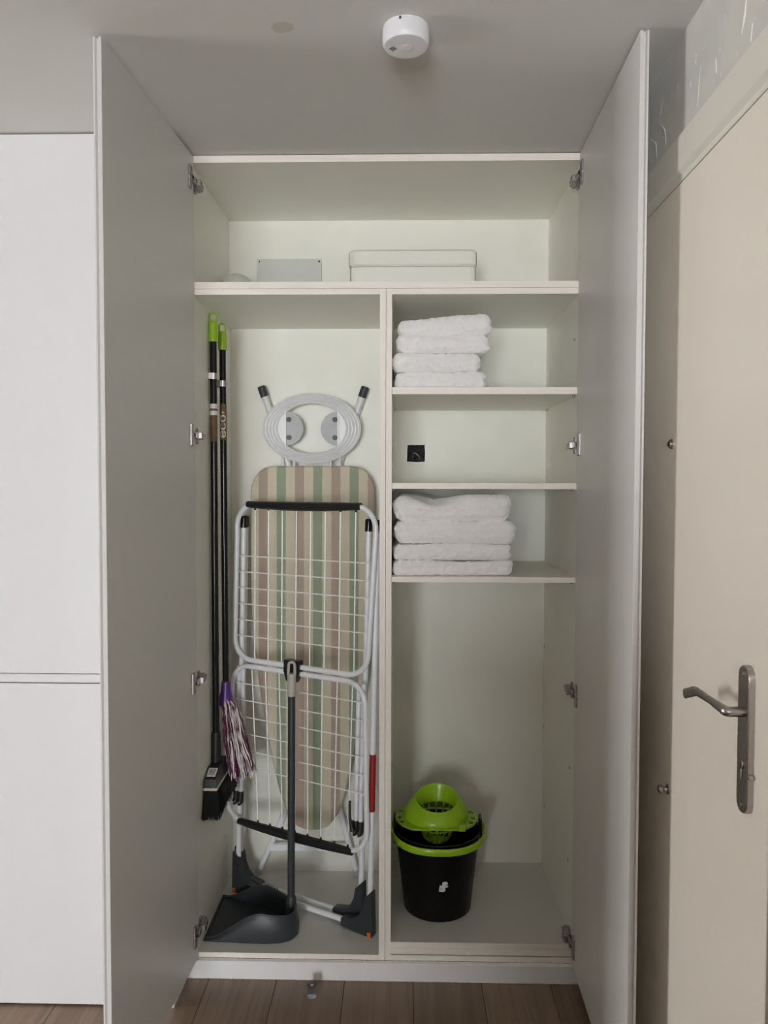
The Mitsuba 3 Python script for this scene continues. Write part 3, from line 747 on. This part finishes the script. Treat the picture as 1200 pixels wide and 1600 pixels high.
def ell(cx, cy, rx, ry, z, tilt=0., ex=2.0):
    x = rx * np.sign(np.cos(ta)) * np.abs(np.cos(ta)) ** (2 / ex); y = ry * np.sign(np.sin(ta)) * np.abs(np.sin(ta)) ** (2 / ex)
    return np.c_[cx + x, cy + y, z + tilt * y]
TC = np.array([.1675, .2290])
for t, bul in ((0, 0), (.12, .004), (.3, .008), (.5, .009), (.7, .007), (.85, .004), (.95, .001), (1, 0)):
    rings.append(ell(*(WC * (1 - t) + TC * t), .107 + (.071 - .107) * t + bul, .091 + (.063 - .091) * t + bul, ZW - .001 + (.4585 - ZW) * (t ** .9), .40 * t))
for rx, ry, z, tl_ in ((.069, .061, .4595, .40), (.066, .058, .457, .38), (.0635, .056, .446, .28), (.060, .053, .434, .16), (.0575, .0505, .4255, .06)):
    rings.append(ell(*TC, rx, ry, z, tl_))
put('funnel', loft(rings), 'm_lime', wr, 40)
for q in range(14):
    a = 2 * math.pi * (q + .5) / 14
    e = np.array([math.cos(a), math.sin(a)])
    P = [np.r_[TC + e * [.0575, .0508], .428], np.r_[TC + e * [.052, .047], .36], np.r_[TC + e * [.040, .037], .325], np.r_[TC + e * [.012, .011], .318]]
    put('basket_bar', tube(fillet(P, .02, 4), .0030, 6), 'm_lime2', wr, 40)
put('basket_base', moved(lathe([(0, 0), (.026, 0), (.028, .004), (.026, .007), (0, .007)], 24), TC[0], TC[1], .3155), 'm_lime2', wr, 40)
put('basket_hoop', tube(ell(*TC, .0525, .0475, .362), .0028, 6, closed=True), 'm_lime2', wr, 40)
put('basket_collar', tube(ell(*TC, .0575, .0508, .4255), .0022, 6, closed=True), 'm_lime2', wr, 40)
put('spout_clip', cat(bx((WC[0] + .066, WC[1] - .108, ZW + .001), (WC[0] + .090, WC[1] - .090, ZW + .022), .003), bx((WC[0] + .070, WC[1] - .1085, ZW + .006), (WC[0] + .086, WC[1] - .106, ZW + .016), .0004)), 'm_lime2', wr)
# torn white price sticker on the front
def on_bucket(poly2, h=.0006):
    m = extr(poly2, h).subdivide_to_size(.006)
    v = m.vertices.copy(); z = v[:, 1]; r = .112 + (.1365 - .112) * (z - .03) / .215 + .0003 + v[:, 2]
    a = -math.pi / 2 + v[:, 0] / .118
    m.vertices = np.c_[BC[0] + r * np.cos(a), BC[1] + r * np.sin(a), BC[2] + z]
    return m
stk = Polygon([(-.001, .108), (.002, .130), (.008, .127), (.010, .139), (.022, .141), (.027, .133), (.020, .128), (.028, .126), (.026, .121), (.017, .119), (.020, .110), (.012, .106)])
sk = put('price_sticker', on_bucket(stk), 'm_sticker', bu, label='torn white price sticker')
put('print_line', cat(*[on_bucket(sbox(.003, .110 + .004 * q, .011, .1115 + .004 * q), .0011) for q in range(3)]), 'm_silver2', sk)

# ------------------------------------------------------------------ folded towels
def towel(w, d, h, seed, sag=0., tilt=0., step=.0034):
    rng = np.random.default_rng(seed)
    m = trimesh.creation.box((w, d, h))
    nx, ny, nz = int(w / step), int(d / step), max(8, int(h / step))
    def grid(o, a, b, na, nb):
        u, v = np.meshgrid(np.linspace(0, 1, na + 1), np.linspace(0, 1, nb + 1), indexing='ij')
        P = np.array(o) + u[..., None] * np.array(a) + v[..., None] * np.array(b)
        idx = np.arange((na + 1) * (nb + 1)).reshape(na + 1, nb + 1)
        f = np.stack([idx[:-1, :-1], idx[1:, :-1], idx[1:, 1:], idx[:-1, 1:]], -1).reshape(-1, 4)
        return P.reshape(-1, 3), np.vstack([f[:, [0, 1, 2]], f[:, [0, 2, 3]]])
    x, y, z = w / 2, d / 2, h / 2
    parts = [grid((-x, -y, z), (w, 0, 0), (0, d, 0), nx, ny), grid((-x, y, -z), (w, 0, 0), (0, -d, 0), nx, ny),
             grid((-x, -y, -z), (w, 0, 0), (0, 0, h), nx, nz), grid((x, y, -z), (-w, 0, 0), (0, 0, h), nx, nz),
             grid((x, -y, -z), (0, d, 0), (0, 0, h), ny, nz), grid((-x, y, -z), (0, -d, 0), (0, 0, h), ny, nz)]
    m = cat(*[trimesh.Trimesh(a, b, process=False) for a, b in parts])
    m.merge_vertices(digits_vertex=6)
    v = m.vertices.copy()
    r = h * .40
    q = np.clip(v, [-x + r, -y + r, -z + r], [x - r, y - r, z - r])
    dlt = v - q; L = np.linalg.norm(dlt, axis=1, keepdims=True)
    nrm = dlt / np.maximum(L, 1e-9)
    v = q + nrm * r
    # soft swelling and sagging of the fold, uneven outline
    s = rng.uniform(0, 50)
    nse = lambda p, f, k: meshkit.fbm(np.c_[p * f] + s + k * 13.7, 3) - .5
    t = (v[:, 2] + z) / h
    v[:, 0] += .030 * nse(np.c_[v[:, 0] * .4, v[:, 1], v[:, 2] * 2], 9, 1)
    v[:, 1] += .014 * nse(np.c_[v[:, 0], v[:, 1] * .4, v[:, 2] * 2], 9, 2)
    up = .020 * nse(np.c_[v[:, 0], v[:, 1], v[:, 2] * 0], 7, 3)
    v[:, 2] += up * np.clip(t, 0, 1)
    v[:, 2] += tilt * (v[:, 0] / w) * np.clip(t, 0, 1)
    if sag:
        v[:, 2] -= sag * np.clip(t, 0, 1) * np.exp(-((v[:, 0] + .06 * w - .25 * v[:, 1]) / (.22 * w)) ** 2)
        v[:, 2] += .35 * sag * np.clip(t, 0, 1) * np.sin((v[:, 0] + 1.2 * v[:, 1]) * 32) * np.exp(-((v[:, 0] + .12 * w) / (.2 * w)) ** 2)
    # crease between the layers along the right-hand and rear sides
    side = np.clip((np.abs(nrm[:, 0]) - .3) * 2, 0, 1) * (nrm[:, 0] > 0)
    v -= nrm * (.004 * side * np.exp(-((t - .5 - .1 * np.sin(v[:, 1] * 20)) / .10) ** 2))[:, None]
    # terry loops
    v += nrm * (.0042 * (meshkit.noise(v * 110 + s) - .5) + .0034 * (meshkit.noise(v * 240 + s) - .5))[:, None]
    v[:, 2] = np.maximum(v[:, 2], -z)
    m.vertices = v
    return m
ORD = ['bottom', 'second from the bottom', 'third from the bottom', 'topmost']
def stack(specs, z0, what, seed0, group):
    z = z0
    for i, (x0, x1, y0, y1, h, sag, tilt) in enumerate(specs):
        m = towel(x1 - x0, y1 - y0, h, seed0 + i, sag, tilt)
        m.apply_translation(((x0 + x1) / 2, (y0 + y1) / 2, z + h / 2))
        k = put('towel', m, 'm_terry', None, True)
        tag(k, f'{ORD[i]} folded white towel of the {what}', 'towel', group)
        z += h + .0004
stack([(.026, .298, .030, .33, .0490, 0, .004), (.022, .288, .026, .33, .0560, 0, -.004), (.030, .306, .028, .335, .0520, 0, -.003), (.032, .312, .030, .33, .0545, 0, .020)], 1.774, 'upper stack, on the highest shelf', 21, 'towels in the upper stack')
stack([(.026, .384, .024, .40, .0470, 0, .003), (.024, .380, .020, .40, .0480, 0, .004), (.025, .388, .020, .405, .0660, 0, .004), (.028, .378, .024, .40, .0800, .026, -.004)], 1.215, 'lower stack, on the lowest shelf', 41, 'towels in the lower stack')

# ------------------------------------------------------------------ things on the top shelf
sbx = thing('storage_box', 'long white plastic storage box with a lid on the top shelf', 'box')
def rounded_box(x0, x1, y0, y1, z0, z1, r, c=.002):
    p = sbox(x0 + r, y0 + r, x1 - r, y1 - r).buffer(r, 8)
    q = p.buffer(-c, 8)
    L = lambda g, z: np.c_[np.array([g.exterior.interpolate(t, normalized=True).coords[0] for t in np.linspace(0, 1, 64, endpoint=False)]), np.full(64, z)]
    return trimesh.convex.convex_hull(np.vstack([L(q, z0), L(p, z0 + c), L(p, z1 - c), L(q, z1)]))
put('body', rounded_box(-.119, .283, .20, .42, MB1, 2.180, .02), 'm_box', sbx, 30)
put('lid', rounded_box(-.1225, .2865, .1965, .4235, 2.1815, 2.234, .022, .006), 'm_box', sbx, 30)
pt = thing('plastic_plate', 'thin grey plastic plate with corner holes leaning at the back of the top shelf', 'plate')
pp = sbox(-.1155, 0, .1155, .211).buffer(-.003).buffer(.003)
pm = axes(extr(pp, .003), (1, 0, 0), (0, .10, .995), (0, -.995, .10), (-.3545, .478, MB1 + .0004))
put('sheet', pm, 'm_greyplate', pt)
for x in (-.1065, .107):
    for h in (.202, .012):
        c0 = np.array([-.3545 + x, .478 + .10 * h - .0030, MB1 + .995 * h])
        put('screw_hole', cyl(c0, c0 + np.array([0, -.0012, .0]), .0032 if x > 0 else .0022, 12), 'm_dark', pt)
bw = thing('upturned_bowl', 'pale grey upturned bowl in the left corner of the top shelf', 'bowl')
pr = [(a * .62, b) for a, b in [(.0, .118), (.035, .117), (.058, .110), (.074, .098), (.083, .08), (.0865, .05), (.088, 0), (.085, 0), (.082, .05), (.078, .078), (.070, .094), (.055, .105), (0, .113)]]
put('shell', moved(lathe(pr, 48), -.5140, .36, MB1), 'm_greyplate', bw, 40)

# ------------------------------------------------------------------ smoke detector on the ceiling
sd = thing('smoke_detector', 'round white smoke detector on the ceiling', 'smoke detector')
SX, SY = .0545, -.612
put('base', moved(lathe([(0, 0), (.0465, 0), (.0475, .001), (.0475, .004), (0, .004)], 48), SX, SY, ZC - .004), 'm_detector', sd, 40)
put('housing', moved(lathe([(0, -.040), (.038, -.040), (.0455, -.0385), (.0485, -.034), (.0495, -.026), (.0488, -.006), (.0480, -.0045), (0, -.0045)], 64), SX, SY, ZC), 'm_detector', sd, 30)
put('test_button', moved(lathe([(0, -.0412), (.012, -.0410), (.0135, -.040), (0, -.039)], 32), SX + .002, SY + .002, ZC), 'm_detector', sd, 40)
for q in range(3):
    put('vent_slot', bx((-.0012, -.0065, -.0406), (.0012, .0065, -.0398), .0002).apply_transform(trimesh.transformations.rotation_matrix(math.radians(50), (0, 0, 1))).apply_translation((SX - .030 + .0030 * q, SY + .0005 + .0036 * q, ZC)), 'm_charcoal', sd)
put('latch_notch', bx((SX - .014, SY - .0505, ZC - .0085), (SX - .010, SY - .0462, ZC - .0035), .0005), 'm_charcoal', sd)

# ------------------------------------------------------------------ clear stop on the floor
ds = thing('door_stop', 'small clear plastic door stop standing on the floor boards before the plinth', 'door stop')
put('body', moved(lathe([(0, 0), (.0155, 0), (.0165, .002), (.0155, .012), (.0145, .020), (.0150, .030), (.0140, .0335), (.0105, .034), (.0100, .030), (0, .029)], 32), -.2085, -.0850, 0), 'm_clear', ds, 40)
put('screw', cyl((-.2085, -.085, .0285), (-.2085, -.085, .0320), .0045, 16), 'm_wire', ds, 40)
